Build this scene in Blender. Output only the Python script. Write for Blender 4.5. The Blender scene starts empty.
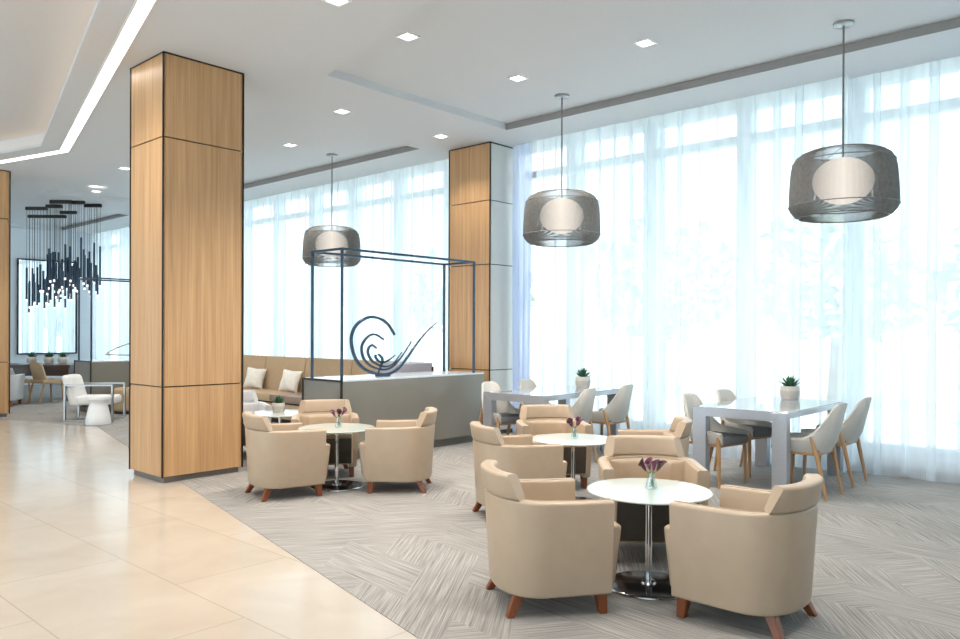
import bpy, bmesh, math, random
from mathutils import Vector, Matrix
random.seed(7)
C = bpy.context.scene.collection
PI = math.pi
H = 4.086            # ceiling
HR = 4.166           # raised ceiling trays

# ------------------------------------------------------------------ materials
def new_mat(name):
    m = bpy.data.materials.new(name); m.use_nodes = True
    nt = m.node_tree; nt.nodes.clear()
    out = nt.nodes.new('ShaderNodeOutputMaterial')
    return m, nt, out
def N(nt, t, **kw):
    n = nt.nodes.new(t)
    for k, v in kw.items():
        if hasattr(n, k) and not isinstance(v, (list,)) and k not in n.inputs:
            setattr(n, k, v)
        else:
            n.inputs[k].default_value = v
    return n
def coords(nt, scale=(1, 1, 1), rot=(0, 0, 0), kind='Object'):
    tc = N(nt, 'ShaderNodeTexCoord'); mp = N(nt, 'ShaderNodeMapping')
    mp.inputs['Scale'].default_value = scale; mp.inputs['Rotation'].default_value = rot
    nt.links.new(tc.outputs[kind], mp.inputs['Vector'])
    return mp.outputs['Vector']
def ramp(nt, fac, stops):
    r = N(nt, 'ShaderNodeValToRGB'); e = r.color_ramp.elements
    while len(e) < len(stops): e.new(0.5)
    for i, (p, c) in enumerate(stops):
        e[i].position = p; e[i].color = (*c, 1)
    nt.links.new(fac, r.inputs['Fac'])
    return r.outputs['Color']
def principled(nt, out, color=None, rough=.5, metal=0, spec=.5, colsock=None):
    b = N(nt, 'ShaderNodeBsdfPrincipled')
    b.inputs['Roughness'].default_value = rough; b.inputs['Metallic'].default_value = metal
    b.inputs['Specular IOR Level'].default_value = spec
    if color: b.inputs['Base Color'].default_value = (*color, 1)
    if colsock: nt.links.new(colsock, b.inputs['Base Color'])
    nt.links.new(b.outputs[0], out.inputs['Surface'])
    return b
def bump(nt, b, h, strength=.2, dist=.01):
    n = N(nt, 'ShaderNodeBump'); n.inputs['Strength'].default_value = strength; n.inputs['Distance'].default_value = dist
    nt.links.new(h, n.inputs['Height']); nt.links.new(n.outputs[0], b.inputs['Normal'])
def simple(name, color, rough=.5, metal=0, spec=.5, var=.05, scale=30, bmp=0):
    m, nt, out = new_mat(name)
    v = coords(nt)
    nz = N(nt, 'ShaderNodeTexNoise'); nz.inputs['Scale'].default_value = scale; nz.inputs['Detail'].default_value = 3
    nt.links.new(v, nz.inputs['Vector'])
    lo = [c * (1 - var) for c in color]; hi = [min(1, c * (1 + var)) for c in color]
    b = principled(nt, out, None, rough, metal, spec, ramp(nt, nz.outputs['Fac'], [(.3, lo), (.7, hi)]))
    if bmp: bump(nt, b, nz.outputs['Fac'], bmp, .002)
    return m
def emit(name, color, s):
    m, nt, out = new_mat(name)
    e = N(nt, 'ShaderNodeEmission'); e.inputs['Color'].default_value = (*color, 1); e.inputs['Strength'].default_value = s
    nt.links.new(e.outputs[0], out.inputs['Surface'])
    return m
def wood(name, a, b_, rough=.35, scale=(14, 14, .5), rot=(0, 0, 0), spec=.5):
    m, nt, out = new_mat(name)
    v = coords(nt, scale, rot)
    n1 = N(nt, 'ShaderNodeTexNoise'); n1.inputs['Scale'].default_value = 1.6; n1.inputs['Detail'].default_value = 6; n1.inputs['Roughness'].default_value = .6
    nt.links.new(v, n1.inputs['Vector'])
    v2 = coords(nt, (scale[0] * 5, scale[1] * 5, scale[2]), rot)
    n2 = N(nt, 'ShaderNodeTexNoise'); n2.inputs['Scale'].default_value = 2.2; n2.inputs['Detail'].default_value = 2
    nt.links.new(v2, n2.inputs['Vector'])
    mx = N(nt, 'ShaderNodeMix'); mx.data_type = 'FLOAT'; mx.inputs[0].default_value = .4
    nt.links.new(n1.outputs['Fac'], mx.inputs[2]); nt.links.new(n2.outputs['Fac'], mx.inputs[3])
    principled(nt, out, None, rough, 0, spec, ramp(nt, mx.outputs[0], [(.3, a), (.68, b_)]))
    return m
def glass(name, tint=(.96, .99, .98), gloss=.08):
    m, nt, out = new_mat(name)
    t = N(nt, 'ShaderNodeBsdfTransparent'); t.inputs['Color'].default_value = (*tint, 1)
    g = N(nt, 'ShaderNodeBsdfGlossy'); g.inputs['Roughness'].default_value = .02
    x = N(nt, 'ShaderNodeMixShader'); x.inputs['Fac'].default_value = gloss
    nt.links.new(t.outputs[0], x.inputs[1]); nt.links.new(g.outputs[0], x.inputs[2]); nt.links.new(x.outputs[0], out.inputs['Surface'])
    return m
def sheer(name, trans=.4, col=(.93, .96, 1.0), tl=.75):
    m, nt, out = new_mat(name)
    v = coords(nt, (1, 1, .15))
    nz = N(nt, 'ShaderNodeTexNoise'); nz.inputs['Scale'].default_value = 9; nz.inputs['Detail'].default_value = 2
    nt.links.new(v, nz.inputs['Vector'])
    mr = N(nt, 'ShaderNodeMapRange'); mr.inputs['From Min'].default_value = .3; mr.inputs['From Max'].default_value = .7
    mr.inputs['To Min'].default_value = trans + .07; mr.inputs['To Max'].default_value = trans - .07
    nt.links.new(nz.outputs['Fac'], mr.inputs['Value'])
    t = N(nt, 'ShaderNodeBsdfTransparent')
    d = N(nt, 'ShaderNodeBsdfDiffuse'); d.inputs['Color'].default_value = (*col, 1)
    l = N(nt, 'ShaderNodeBsdfTranslucent'); l.inputs['Color'].default_value = (*col, 1)
    a = N(nt, 'ShaderNodeMixShader'); a.inputs['Fac'].default_value = tl
    nt.links.new(d.outputs[0], a.inputs[1]); nt.links.new(l.outputs[0], a.inputs[2])
    x = N(nt, 'ShaderNodeMixShader')
    nt.links.new(mr.outputs[0], x.inputs['Fac']); nt.links.new(a.outputs[0], x.inputs[1]); nt.links.new(t.outputs[0], x.inputs[2])
    nt.links.new(x.outputs[0], out.inputs['Surface'])
    return m
def carpet_mat():
    m, nt, out = new_mat('carpet_weave')
    p0 = coords(nt); cm = N(nt, 'ShaderNodeCombineXYZ')
    for k, ang in ((0, 35), (1, 85)):          # slanted cells: rhombic carpet planks
        dt_ = N(nt, 'ShaderNodeVectorMath', operation='DOT_PRODUCT'); a_ = math.radians(ang)
        dt_.inputs[1].default_value = (math.cos(a_), math.sin(a_), 0)
        nt.links.new(p0, dt_.inputs[0]); nt.links.new(dt_.outputs['Value'], cm.inputs[k])
    v = cm.outputs[0]
    br = N(nt, 'ShaderNodeTexBrick'); br.offset = .5
    for k, val in (('Color1', (0, 0, 0, 1)), ('Color2', (1, 1, 1, 1)), ('Mortar', (.5, .5, .5, 1))): br.inputs[k].default_value = val
    br.inputs['Scale'].default_value = 1; br.inputs['Mortar Size'].default_value = 0
    br.inputs['Brick Width'].default_value = .62; br.inputs['Row Height'].default_value = .42
    nt.links.new(v, br.inputs['Vector'])
    def streak(ang, sc):
        # a warp first, so the yarn lines wander a little
        vv = coords(nt, (1, 1, 1), (0, 0, math.radians(ang)))
        sp = N(nt, 'ShaderNodeMapping'); sp.inputs['Scale'].default_value = (2.0, sc, 1); nt.links.new(vv, sp.inputs['Vector'])
        n = N(nt, 'ShaderNodeTexNoise'); n.inputs['Scale'].default_value = 1; n.inputs['Detail'].default_value = 4; n.inputs['Roughness'].default_value = .65
        nt.links.new(sp.outputs[0], n.inputs['Vector'])
        return n.outputs['Fac']
    s1, s2, s3 = streak(5, 105), streak(-125, 105), streak(-55, 105)
    g1 = N(nt, 'ShaderNodeMath', operation='GREATER_THAN'); g1.inputs[1].default_value = .42
    g2 = N(nt, 'ShaderNodeMath', operation='GREATER_THAN'); g2.inputs[1].default_value = .72
    nt.links.new(br.outputs['Color'], g1.inputs[0]); nt.links.new(br.outputs['Color'], g2.inputs[0])
    a = N(nt, 'ShaderNodeMix'); a.data_type = 'FLOAT'; b = N(nt, 'ShaderNodeMix'); b.data_type = 'FLOAT'
    nt.links.new(g1.outputs[0], a.inputs[0]); nt.links.new(s1, a.inputs[2]); nt.links.new(s2, a.inputs[3])
    nt.links.new(g2.outputs[0], b.inputs[0]); nt.links.new(a.outputs[0], b.inputs[2]); nt.links.new(s3, b.inputs[3])
    big = N(nt, 'ShaderNodeTexNoise'); big.inputs['Scale'].default_value = 1.1; big.inputs['Detail'].default_value = 2
    nt.links.new(coords(nt), big.inputs['Vector'])
    mm = N(nt, 'ShaderNodeMath', operation='MULTIPLY_ADD'); mm.inputs[1].default_value = .16
    nt.links.new(big.outputs['Fac'], mm.inputs[0]); nt.links.new(b.outputs[0], mm.inputs[2])
    fine = N(nt, 'ShaderNodeTexNoise'); fine.inputs['Scale'].default_value = 130; fine.inputs['Detail'].default_value = 2
    nt.links.new(coords(nt), fine.inputs['Vector'])
    m2 = N(nt, 'ShaderNodeMath', operation='MULTIPLY_ADD'); m2.inputs[1].default_value = .16
    nt.links.new(fine.outputs['Fac'], m2.inputs[0]); nt.links.new(mm.outputs[0], m2.inputs[2])
    c = ramp(nt, m2.outputs[0], [(.48, CARPET[0]), (.65, CARPET[1]), (.80, CARPET[2])])
    p = principled(nt, out, None, .95, 0, .15, c)
    bump(nt, p, b.outputs[0], .15, .005)
    return m
def tile_mat():
    m, nt, out = new_mat('polished_tile')
    tc = N(nt, 'ShaderNodeTexCoord'); mp = N(nt, 'ShaderNodeMapping')
    mp.inputs['Location'].default_value = (.55, .864, 0)
    nt.links.new(tc.outputs['Object'], mp.inputs['Vector'])
    br = N(nt, 'ShaderNodeTexBrick'); br.offset = .5
    br.inputs['Color1'].default_value = (*TILE[0], 1); br.inputs['Color2'].default_value = (*TILE[1], 1); br.inputs['Mortar'].default_value = (*TILE[2], 1)
    br.inputs['Scale'].default_value = 1; br.inputs['Mortar Size'].default_value = .004; br.inputs['Mortar Smooth'].default_value = .2
    br.inputs['Brick Width'].default_value = 1.47; br.inputs['Row Height'].default_value = .735
    nt.links.new(mp.outputs[0], br.inputs['Vector'])
    nz = N(nt, 'ShaderNodeTexNoise'); nz.inputs['Scale'].default_value = 2.2; nz.inputs['Detail'].default_value = 7; nz.inputs['Distortion'].default_value = .8
    nt.links.new(coords(nt), nz.inputs['Vector'])
    mx = N(nt, 'ShaderNodeMix'); mx.data_type = 'RGBA'; mx.blend_type = 'MULTIPLY'; mx.inputs[0].default_value = 1
    nt.links.new(br.outputs['Color'], mx.inputs[6])
    nt.links.new(ramp(nt, nz.outputs['Fac'], [(.3, (.9, .88, .86)), (.7, (1, 1, 1))]), mx.inputs[7])
    principled(nt, out, None, .16, 0, .55, mx.outputs[2])
    return m
CARPET = ((.175, .166, .158), (.285, .273, .261), (.395, .381, .365))
TILE = ((.49, .435, .37), (.52, .46, .395), (.38, .34, .295))
M = {}
M['ceiling'] = simple('ceiling_paint', (.68, .69, .71), .85, var=.01, spec=.2)
M['tray_band'] = simple('grey_tray_band', (.30, .29, .28), .6, var=.03)
M['wall'] = simple('wall_paint', (.72, .76, .80), .8, var=.02, spec=.2)
M['white'] = simple('white_lacquer', (.85, .85, .84), .35, var=.01)
M['carpet'] = carpet_mat()
M['tile'] = tile_mat()
M['oak'] = wood('oak_veneer', (.40, .215, .095), (.64, .405, .205), .33)
M['oakleg'] = wood('oak_leg', (.36, .20, .09), (.48, .285, .14), .4, (30, 30, 4))
M['redleg'] = wood('cherry_leg', (.15, .038, .010), (.22, .062, .018), .35, (30, 30, 4))
M['pale_side'] = simple('pale_side_panel', (.66, .65, .60), .3, var=.02)
M['dark'] = simple('dark_bronze', (.035, .032, .03), .4, .6, var=.1)
M['plinth'] = simple('grey_metal_plinth', (.20, .19, .18), .4, .5, var=.05)
M['leather'] = simple('cream_leather', (.43, .327, .232), .42, var=.03, scale=9, bmp=.05)
M['paleleather'] = simple('pale_grey_leather', (.60, .61, .63), .45, var=.03, scale=9)
M['piping'] = simple('tan_piping', (.40, .30, .21), .5, var=.05)
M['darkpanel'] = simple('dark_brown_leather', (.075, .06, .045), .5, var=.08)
M['frost'] = simple('frosted_glass_top', (.52, .575, .55), .08, var=.005, spec=.7)
M['chrome'] = simple('chrome', (.85, .86, .88), .08, 1, var=.01)
M['black'] = simple('polished_black_disc', (.010, .010, .012), .16, var=.1, spec=.4)
M['greymetal'] = simple('brushed_grey_metal', (.46, .48, .53), .3, .6, var=.04, scale=60)
M['glosstop'] = simple('grey_glass_table_top', (.42, .45, .48), .04, .35, var=.01, spec=1)
M['taupe'] = simple('pale_taupe_upholstery', (.50, .49, .46), .75, var=.04, scale=60)
M['taupedark'] = simple('charcoal_seat_fabric', (.17, .17, .18), .8, var=.06, scale=60)
M['tanfab'] = simple('tan_upholstery', (.43, .305, .185), .6, var=.05, scale=25)
M['sofaseat'] = simple('brown_sofa_leather', (.27, .19, .14), .4, var=.06, scale=15)
M['greyfab'] = simple('grey_violet_upholstery', (.36, .35, .40), .7, var=.05)
M['cushion'] = simple('ivory_cushion_fabric', (.75, .72, .66), .8, var=.06, scale=18)
M['cabinet'] = simple('taupe_glass_cabinet', (.21, .20, .175), .18, var=.02, scale=4, spec=.6)
M['cabtop'] = simple('pale_cabinet_top', (.62, .68, .74), .12, var=.01)
M['steelblue'] = simple('blued_steel', (.055, .085, .125), .35, .8, var=.1)
M['thread'] = simple('grey_cord', (.20, .195, .19), .7, var=.15)
M['nickel'] = simple('satin_nickel', (.45, .45, .45), .3, 1, var=.03)
M['pot'] = simple('ceramic_pot', (.62, .58, .53), .45, var=.05)
M['potband'] = simple('pot_band', (.50, .46, .42), .5, var=.08)
M['leaf'] = simple('succulent_leaf', (.035, .12, .06), .5, var=.3, scale=40)
M['stem'] = simple('flower_stem', (.13, .22, .07), .5, var=.15)
M['lily'] = simple('plum_petal', (.055, .010, .022), .4, var=.3, scale=30)
M['lilytip'] = simple('mauve_petal', (.14, .04, .075), .4, var=.2, scale=30)
M['soil'] = simple('potting_soil', (.05, .035, .025), .9, var=.3)
M['vase'] = glass('vase_glass', (.93, .97, .96), .14)
M['pane'] = glass('window_pane', (.95, .985, .98), .05)
M['sheer'] = sheer('sheer_voile', .42, (.92, .955, .98))
M['drape'] = sheer('lavender_grey_drape', .08, (.66, .72, .86), .5)
M['mullion'] = simple('white_aluminium', (.62, .68, .74), .45, var=.01)
M['kerb'] = simple('sill_board', (.62, .64, .68), .6, var=.02)
M['kerbbase'] = simple('brown_floor_convector', (.22, .19, .18), .5, var=.1)
M['mirror'] = simple('mirror_silver', (.90, .93, .95), .015, 1, var=.002)
M['walnut'] = wood('dark_walnut', (.05, .025, .018), (.10, .05, .035), .3, (4, 14, 14))
M['whitefab'] = simple('white_boucle', (.80, .78, .75), .8, var=.03, scale=80, bmp=.1)
M['strip'] = emit('light_strip_diffuser', (1, .975, .93), 5)
M['cove'] = emit('warm_cove_led', (1, .70, .40), 3.2)
M['lens'] = emit('downlight_lens', (1, .95, .86), 9)
M['globe'] = emit('globe_diffuser', (1, .91, .80), 1.2)
M['tip'] = emit('rod_light_tip', (1, .97, .92), 1.6)
M['ground'] = simple('pale_paving', (.62, .64, .62), .9, var=.05, scale=2)
M['bank'] = simple('dry_grass_bank', (.55, .60, .50), .95, var=.15, scale=1.5)
M['bush'] = simple('glare_pale_foliage', (.44, .50, .42), .8, var=.2, scale=6)  # leaf colour paled to stand in for the glare outside
M['bark'] = simple('tree_bark', (.25, .2, .16), .9, var=.2, scale=10)

# ------------------------------------------------------------------ mesh helpers
def obj(name, bm, mat, parent=None, smooth=True, angle=35, loc=None):
    me = bpy.data.meshes.new(name)
    bmesh.ops.recalc_face_normals(bm, faces=bm.faces[:])
    bm.to_mesh(me); bm.free()
    if smooth:
        me.polygons.foreach_set('use_smooth', [True] * len(me.polygons))
        me.set_sharp_from_angle(angle=math.radians(angle))
    me.materials.append(M[mat])
    o = bpy.data.objects.new(name, me); C.objects.link(o)
    if parent: o.parent = parent
    if loc: o.location = loc
    return o
def tag(o, label, cat, group=None):
    o['label'] = label; o['category'] = cat
    if group: o['group'] = group
    return o
def thing(name, label, cat, loc=(0, 0, 0), rz=0, group=None):
    o = bpy.data.objects.new(name, None); C.objects.link(o); o.empty_display_size = .1
    o.location = loc; o.rotation_euler = (0, 0, rz)
    return tag(o, label, cat, group)
def structure(name, bm, mat, parent=None, smooth=False):
    o = obj(name, bm, mat, parent, smooth)
    if not parent: o['kind'] = 'structure'
    return o
def struct_root(name, loc=(0, 0, 0)):
    o = bpy.data.objects.new(name, None); C.objects.link(o); o.location = loc; o['kind'] = 'structure'; return o
def dup(root, loc, rz, label, group=None):
    r = root.copy(); C.objects.link(r); r.location = loc; r.rotation_euler = (0, 0, rz); r['label'] = label
    if group: r['group'] = group
    for ch in list(root.children):
        c = ch.copy(); C.objects.link(c); c.parent = r
        for g in ch.children:
            d = g.copy(); C.objects.link(d); d.parent = c
    return r
def box(bm, c, s, bev=0, seg=2, rz=0):
    r = bmesh.ops.create_cube(bm, size=1); vs = r['verts']
    for v in vs: v.co = Vector((v.co.x * s[0], v.co.y * s[1], v.co.z * s[2]))
    if rz: bmesh.ops.rotate(bm, verts=vs, cent=(0, 0, 0), matrix=Matrix.Rotation(rz, 3, 'Z'))
    for v in vs: v.co += Vector(c)
    if bev:
        es = {e for v in vs for e in v.link_edges}
        bmesh.ops.bevel(bm, geom=list(es), offset=bev, segments=seg, profile=.6, affect='EDGES')
def bx(c, s, bev=0, seg=2, rz=0):
    bm = bmesh.new(); box(bm, c, s, bev, seg, rz); return bm
def b6(x0, x1, y0, y1, z0, z1, bev=0):
    return bx(((x0 + x1) / 2, (y0 + y1) / 2, (z0 + z1) / 2), (x1 - x0, y1 - y0, z1 - z0), bev)
def loft(bm, rings, closed=True, cap=True):
    R = [[bm.verts.new(p) for p in r] for r in rings]; n = len(R[0])
    for a, b in zip(R, R[1:]):
        for i in range(n if closed else n - 1):
            j = (i + 1) % n
            bm.faces.new((a[i], a[j], b[j], b[i]))
    if cap and closed:
        bm.faces.new(R[0][::-1]); bm.faces.new(R[-1])
    return R
def tube(bm, pts, rad, seg=8, cap=True):
    pts = [Vector(p) for p in pts]; rings = []
    rad = rad if isinstance(rad, (list, tuple)) else [rad] * len(pts)
    up = None
    for i, p in enumerate(pts):
        t = (pts[min(i + 1, len(pts) - 1)] - pts[max(i - 1, 0)]).normalized()
        if up is None: up = t.orthogonal().normalized()
        up = (up - t * up.dot(t)).normalized(); s = t.cross(up)
        rings.append([p + (up * math.cos(2 * PI * k / seg) + s * math.sin(2 * PI * k / seg)) * rad[i] for k in range(seg)])
    loft(bm, rings, True, cap)
def lathe(bm, prof, seg=32, c=(0, 0, 0)):
    rings = [[(c[0] + r * math.cos(2 * PI * k / seg), c[1] + r * math.sin(2 * PI * k / seg), c[2] + z) for k in range(seg)] for r, z in prof]
    loft(bm, rings)
def prism(bm, poly, z0, z1):
    loft(bm, [[(x, y, z0) for x, y in poly], [(x, y, z1) for x, y in poly]])
def rrect(w0, w1, z0, z1, r, seg=3):
    pts = []
    for cx, cz, a0 in ((w1 - r, z0 + r, -90), (w1 - r, z1 - r, 0), (w0 + r, z1 - r, 90), (w0 + r, z0 + r, 180)):
        for k in range(seg + 1):
            a = math.radians(a0 + 90 * k / seg); pts.append((cx + r * math.cos(a), cz + r * math.sin(a)))
    return pts
def taper_leg(bm, top, bot, st, sb, bev=.004):
    (x, y, z), (x2, y2, z2) = top, bot
    loft(bm, [[(x2 + a * sb / 2, y2 + b * sb / 2, z2) for a, b in ((-1, -1), (1, -1), (1, 1), (-1, 1))],
              [(x + a * st / 2, y + b * st / 2, z) for a, b in ((-1, -1), (1, -1), (1, 1), (-1, 1))]])
    bmesh.ops.bevel(bm, geom=bm.edges[:], offset=bev, segments=2, affect='EDGES')
class Path:
    """a U seen from above, open towards +y; s runs 0..1 from the right arm round the back to the left arm"""
    def __init__(s, hw, yf, yb, depth, p=2.0, n=96):
        pts = [Vector((hw, yf - (yf - yb) * i / n, 0)) for i in range(n)]
        for i in range(2 * n + 1):
            a = PI * i / (2 * n); c, si = math.cos(a), math.sin(a)
            pts.append(Vector((hw * math.copysign(abs(c) ** (2 / p), c), yb - depth * abs(si) ** (2 / p), 0)))
        pts += [Vector((-hw, yb + (yf - yb) * (i + 1) / n, 0)) for i in range(n)]
        s.p = pts; s.d = [0]
        for a, b in zip(pts, pts[1:]): s.d.append(s.d[-1] + (b - a).length)
    def at(s, u):
        L = u * s.d[-1]; i = 0
        lo, hi = 0, len(s.d) - 2
        while lo < hi:
            m = (lo + hi + 1) // 2
            if s.d[m] <= L: lo = m
            else: hi = m - 1
        i = lo; f = (L - s.d[i]) / max(1e-9, s.d[i + 1] - s.d[i])
        p = s.p[i].lerp(s.p[i + 1], min(1, max(0, f)))
        a, b = s.p[max(0, i - 3)], s.p[min(len(s.p) - 1, i + 4)]
        t = (b - a).normalized()
        return p, Vector((t.y, -t.x, 0)) * 1.0   # inward normal (towards the seat)

# ------------------------------------------------------------------ camera
cam = bpy.data.cameras.new('camera'); co = bpy.data.objects.new('camera', cam); C.objects.link(co)
Rm = ((0.74039559, 0.67216083, 0.00376699), (0.00364811, 0.0015858, -0.99999209), (-0.67216148, 0.74040348, -0.001278))
mw = Matrix(((Rm[0][0], -Rm[1][0], -Rm[2][0], 0), (Rm[0][1], -Rm[1][1], -Rm[2][1], 0), (Rm[0][2], -Rm[1][2], -Rm[2][2], 1.45), (0, 0, 0, 1)))
co.matrix_world = mw
cam.sensor_width = 36; cam.lens = 766.9 / 960 * 36; cam.shift_y = 12.738 / 960; cam.clip_end = 400
bpy.context.scene.camera = co

# ------------------------------------------------------------------ room shell
XL, XR, YB, YW = -22.3, 4.6, -7.0, 8.78
bm = b6(XL - .3, XR + .3, YB - .3, YW + .2, -.25, -.004); structure('floor', bm, 'tile')
APX = -11.95
def edge_y(x, y0=4.655, k=.2327): return y0 - k * abs(x - APX)
bm = bmesh.new(); prism(bm, [(XL, edge_y(XL, k=.3)), (APX, 4.655), (XR, edge_y(XR)), (XR, YW), (XL, YW)], -.02, 0)
structure('floor_carpet', bm, 'carpet')

def ring_loops(bm, poly, z): return [bm.verts.new((x, y, z)) for x, y in poly]
def edges_of(bm, vs): return [bm.edges.new((vs[i], vs[(i + 1) % len(vs)])) for i in range(len(vs))]
def offset(poly, d):
    out = []; n = len(poly)
    area = sum(poly[i][0] * poly[(i + 1) % n][1] - poly[(i + 1) % n][0] * poly[i][1] for i in range(n))
    sg = 1 if area > 0 else -1
    for i in range(n):
        p0, p1, p2 = Vector(poly[i - 1]), Vector(poly[i]), Vector(poly[(i + 1) % n])
        d1, d2 = (p1 - p0).normalized(), (p2 - p1).normalized()
        n1, n2 = Vector((d1.y, -d1.x)) * sg, Vector((d2.y, -d2.x)) * sg
        b = (n1 + n2).normalized(); k = d / max(.2, b.dot(n1)); q = p1 + b * k; out.append((q.x, q.y))
    return out
R1 = [(-6.5, 7.66), (-6.5, 4.80), (XR - .3, 4.80 - .247 * (XR - .3 + 6.5)), (XR - .3, 7.66)]
R2 = [(-8.12, 7.62), (-8.15, 5.22), (-12.15, 6.20), (-16.15, 5.22), (-16.15, 7.62)]
R3 = [(-17.8, 7.62), (-17.8, 4.80), (XL + .4, 4.80 - .247 * 4.1), (XL + .4, 7.62)]
TR = [(-12.13, 3.93), (3.0, .14), (3.0, -5.5), (XL + .8, -5.5), (XL + .8, 3.93 - .25 * (-XL - .8 - 12.13))]
def slab_with_holes(name, outer, holes, z, mat, zt):
    bm = bmesh.new(); es = edges_of(bm, ring_loops(bm, outer, z))
    for h in holes: es += edges_of(bm, ring_loops(bm, h, z))
    bmesh.ops.triangle_fill(bm, use_beauty=True, edges=es)
    for h, (top, kind) in zip(holes, zt):
        if kind == 'plain':
            a = ring_loops(bm, h, z); b = ring_loops(bm, h, top)
            for i in range(len(h)): bm.faces.new((a[i], a[(i + 1) % len(h)], b[(i + 1) % len(h)], b[i]))
            bm.faces.new(b)
        else:                                  # lip, then a hidden ledge for the cove light, then the tray
            o = offset(h, .16)
            loops = [ring_loops(bm, h, z), ring_loops(bm, h, z + .05), ring_loops(bm, o, z + .05), ring_loops(bm, o, top)]
            for a, b in zip(loops, loops[1:]):
                for i in range(len(h)): bm.faces.new((a[i], a[(i + 1) % len(h)], b[(i + 1) % len(h)], b[i]))
            bm.faces.new(loops[-1])
    bmesh.ops.remove_doubles(bm, verts=bm.verts[:], dist=.0005)
    return structure(name, bm, mat)
slab_with_holes('ceiling', [(XL, YB), (XR, YB), (XR, YW), (XL, YW)], [R1, R2, R3, TR], H, 'ceiling',
                [(HR, 'plain'), (HR, 'plain'), (HR, 'plain'), (H + .26, 'cove')])
structure('ceiling_roof', b6(XL - .4, XR + .4, YB - .4, YW + .4, H + .4, H + .6), 'ceiling')
for n_, xa, xb, yy in (('trim_1', -6.5, XR - .3, 7.66), ('trim_2', -16.15, -8.12, 7.62), ('trim_3', XL + .4, -17.8, 7.62)):
    structure(n_, b6(xa, xb, yy - .012, yy + .002, H - .004, HR - .002), 'tray_band')  # darker grey strip along the window-side face of each raised tray
# cove LED tape on the ledge of the lobby tray
o_ = offset(TR, .10); bm = bmesh.new()
for i in range(len(o_)):
    a, b = Vector((*o_[i], H + .06)), Vector((*o_[(i + 1) % len(o_)], H + .06))
    if (b - a).length > 1: tube(bm, [a, b], .012, 6)
tag(obj('cove_led_tape', bm, 'cove'), 'warm glowing tape hidden on the ledge round the lobby ceiling tray', 'light')

# walls
structure('wall_left', b6(XL - .2, XL, YB, YW, -.1, H + .3), 'wall')
structure('wall_window_head', b6(XL, XR, YW, YW + .2, H, H + .4), 'ceiling')
structure('baseboard_window', b6(XL, XR, 8.62, YW + .12, 0, .185), 'kerb')
structure('trim_convector', b6(XL, XR, 8.585, 8.62, 0, .09), 'kerbbase')
# window walls: mullions, transoms, panes
def window(name, x0, x1, xs):
    r = struct_root(name)
    for x in xs: structure('mullion', b6(x - .085, x + .085, 8.70, 8.90, .185, H), 'mullion', r)
    for z, h in ((3.72, .10), (.24, .11)): structure('transom', b6(x0, x1, 8.735, 8.865, z - h / 2, z + h / 2), 'mullion', r)
    structure('glass', b6(x0, x1, 8.795, 8.805, .185, H), 'pane', r)
window('window_1', -7.05, XR, [-6.2 + 1.225 * k for k in range(9)])
window('window_2', XL, -7.85, [-8.6 - 1.225 * k for k in range(12)])
# unseen glazed side behind the camera, added to let in daylight; solid end wall
def glazed(name, horizontal, a0, a1, pos):
    r = struct_root(name); n = int((a1 - a0) / 2.4)
    for k in range(n + 1):
        a = a0 + (a1 - a0) * k / n
        box_ = (a - .06, a + .06, pos - .08, pos + .08) if horizontal else (pos - .08, pos + .08, a - .06, a + .06)
        structure('mullion', b6(*box_, 0, H), 'mullion', r)
    for z in (.05, 2.6, H - .1):
        box_ = (a0, a1, pos - .05, pos + .05) if horizontal else (pos - .05, pos + .05, a0, a1)
        structure('transom', b6(*box_, z - .05, z + .05), 'mullion', r)
    box_ = (a0, a1, pos - .005, pos + .005) if horizontal else (pos - .005, pos + .005, a0, a1)
    structure('glass', b6(*box_, 0, H), 'pane', r)
glazed('added_window_3', True, XL, XR, YB)
structure('wall_right', b6(XR, XR + .2, YB, YW, 0, H), 'wall')

# pillars clad in veneer panels
def pillar(name, x0, x1, y0, y1, seams, side=None):
    r = struct_root(name, ((x0 + x1) / 2, (y0 + y1) / 2, 0))
    ox, oy = r.location.x, r.location.y
    def P(n, a, b, c, d, e, f, m, bev=0):
        return structure(n, b6(a - ox, b - ox, c - oy, d - oy, e, f, bev), m, r)
    P('plinth', x0 + .03, x1 - .03, y0 + .03, y1 - .03, 0, .05, 'plinth')
    P('core', x0 + .02, x1 - .02, y0 + .02, y1 - .02, .05, H, 'dark')
    zs = [.05] + seams + [H - .012]
    t = .026
    for a, b in zip(zs, zs[1:]):
        a += .006; b -= .006
        P('veneer_panel', x0 + .012, x1 - .012, y0, y0 + t, a, b, 'oak', .002)
        P('veneer_panel', x0 + .012, x1 - .012, y1 - t, y1, a, b, 'oak', .002)
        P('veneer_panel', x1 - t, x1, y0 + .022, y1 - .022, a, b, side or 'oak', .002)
        P('veneer_panel', x0, x0 + t, y0 + .022, y1 - .022, a, b, 'oak', .002)
    for cx, cy in ((x0, y0), (x1, y0), (x0, y1), (x1, y1)):
        P('corner_trim', cx - .007, cx + .007, cy - .007, cy + .007, .05, H - .005, 'dark', .002)
    P('top_trim', x0 + .004, x1 - .004, y0 + .004, y1 - .004, H - .012, H, 'dark')
    return r
pillar('pillar_front', -7.79, -7.085, 3.345, 4.185, [.909, 3.28])
pillar('pillar_window', -7.85, -7.055, 7.97, 8.56, [.909, 2.385, 3.275], 'pale_side')  # right-hand panels of this pillar are paler than its other faces
pillar('pillar_far', -15.1, -14.36, 3.345, 4.185, [.909, 3.28])

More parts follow.
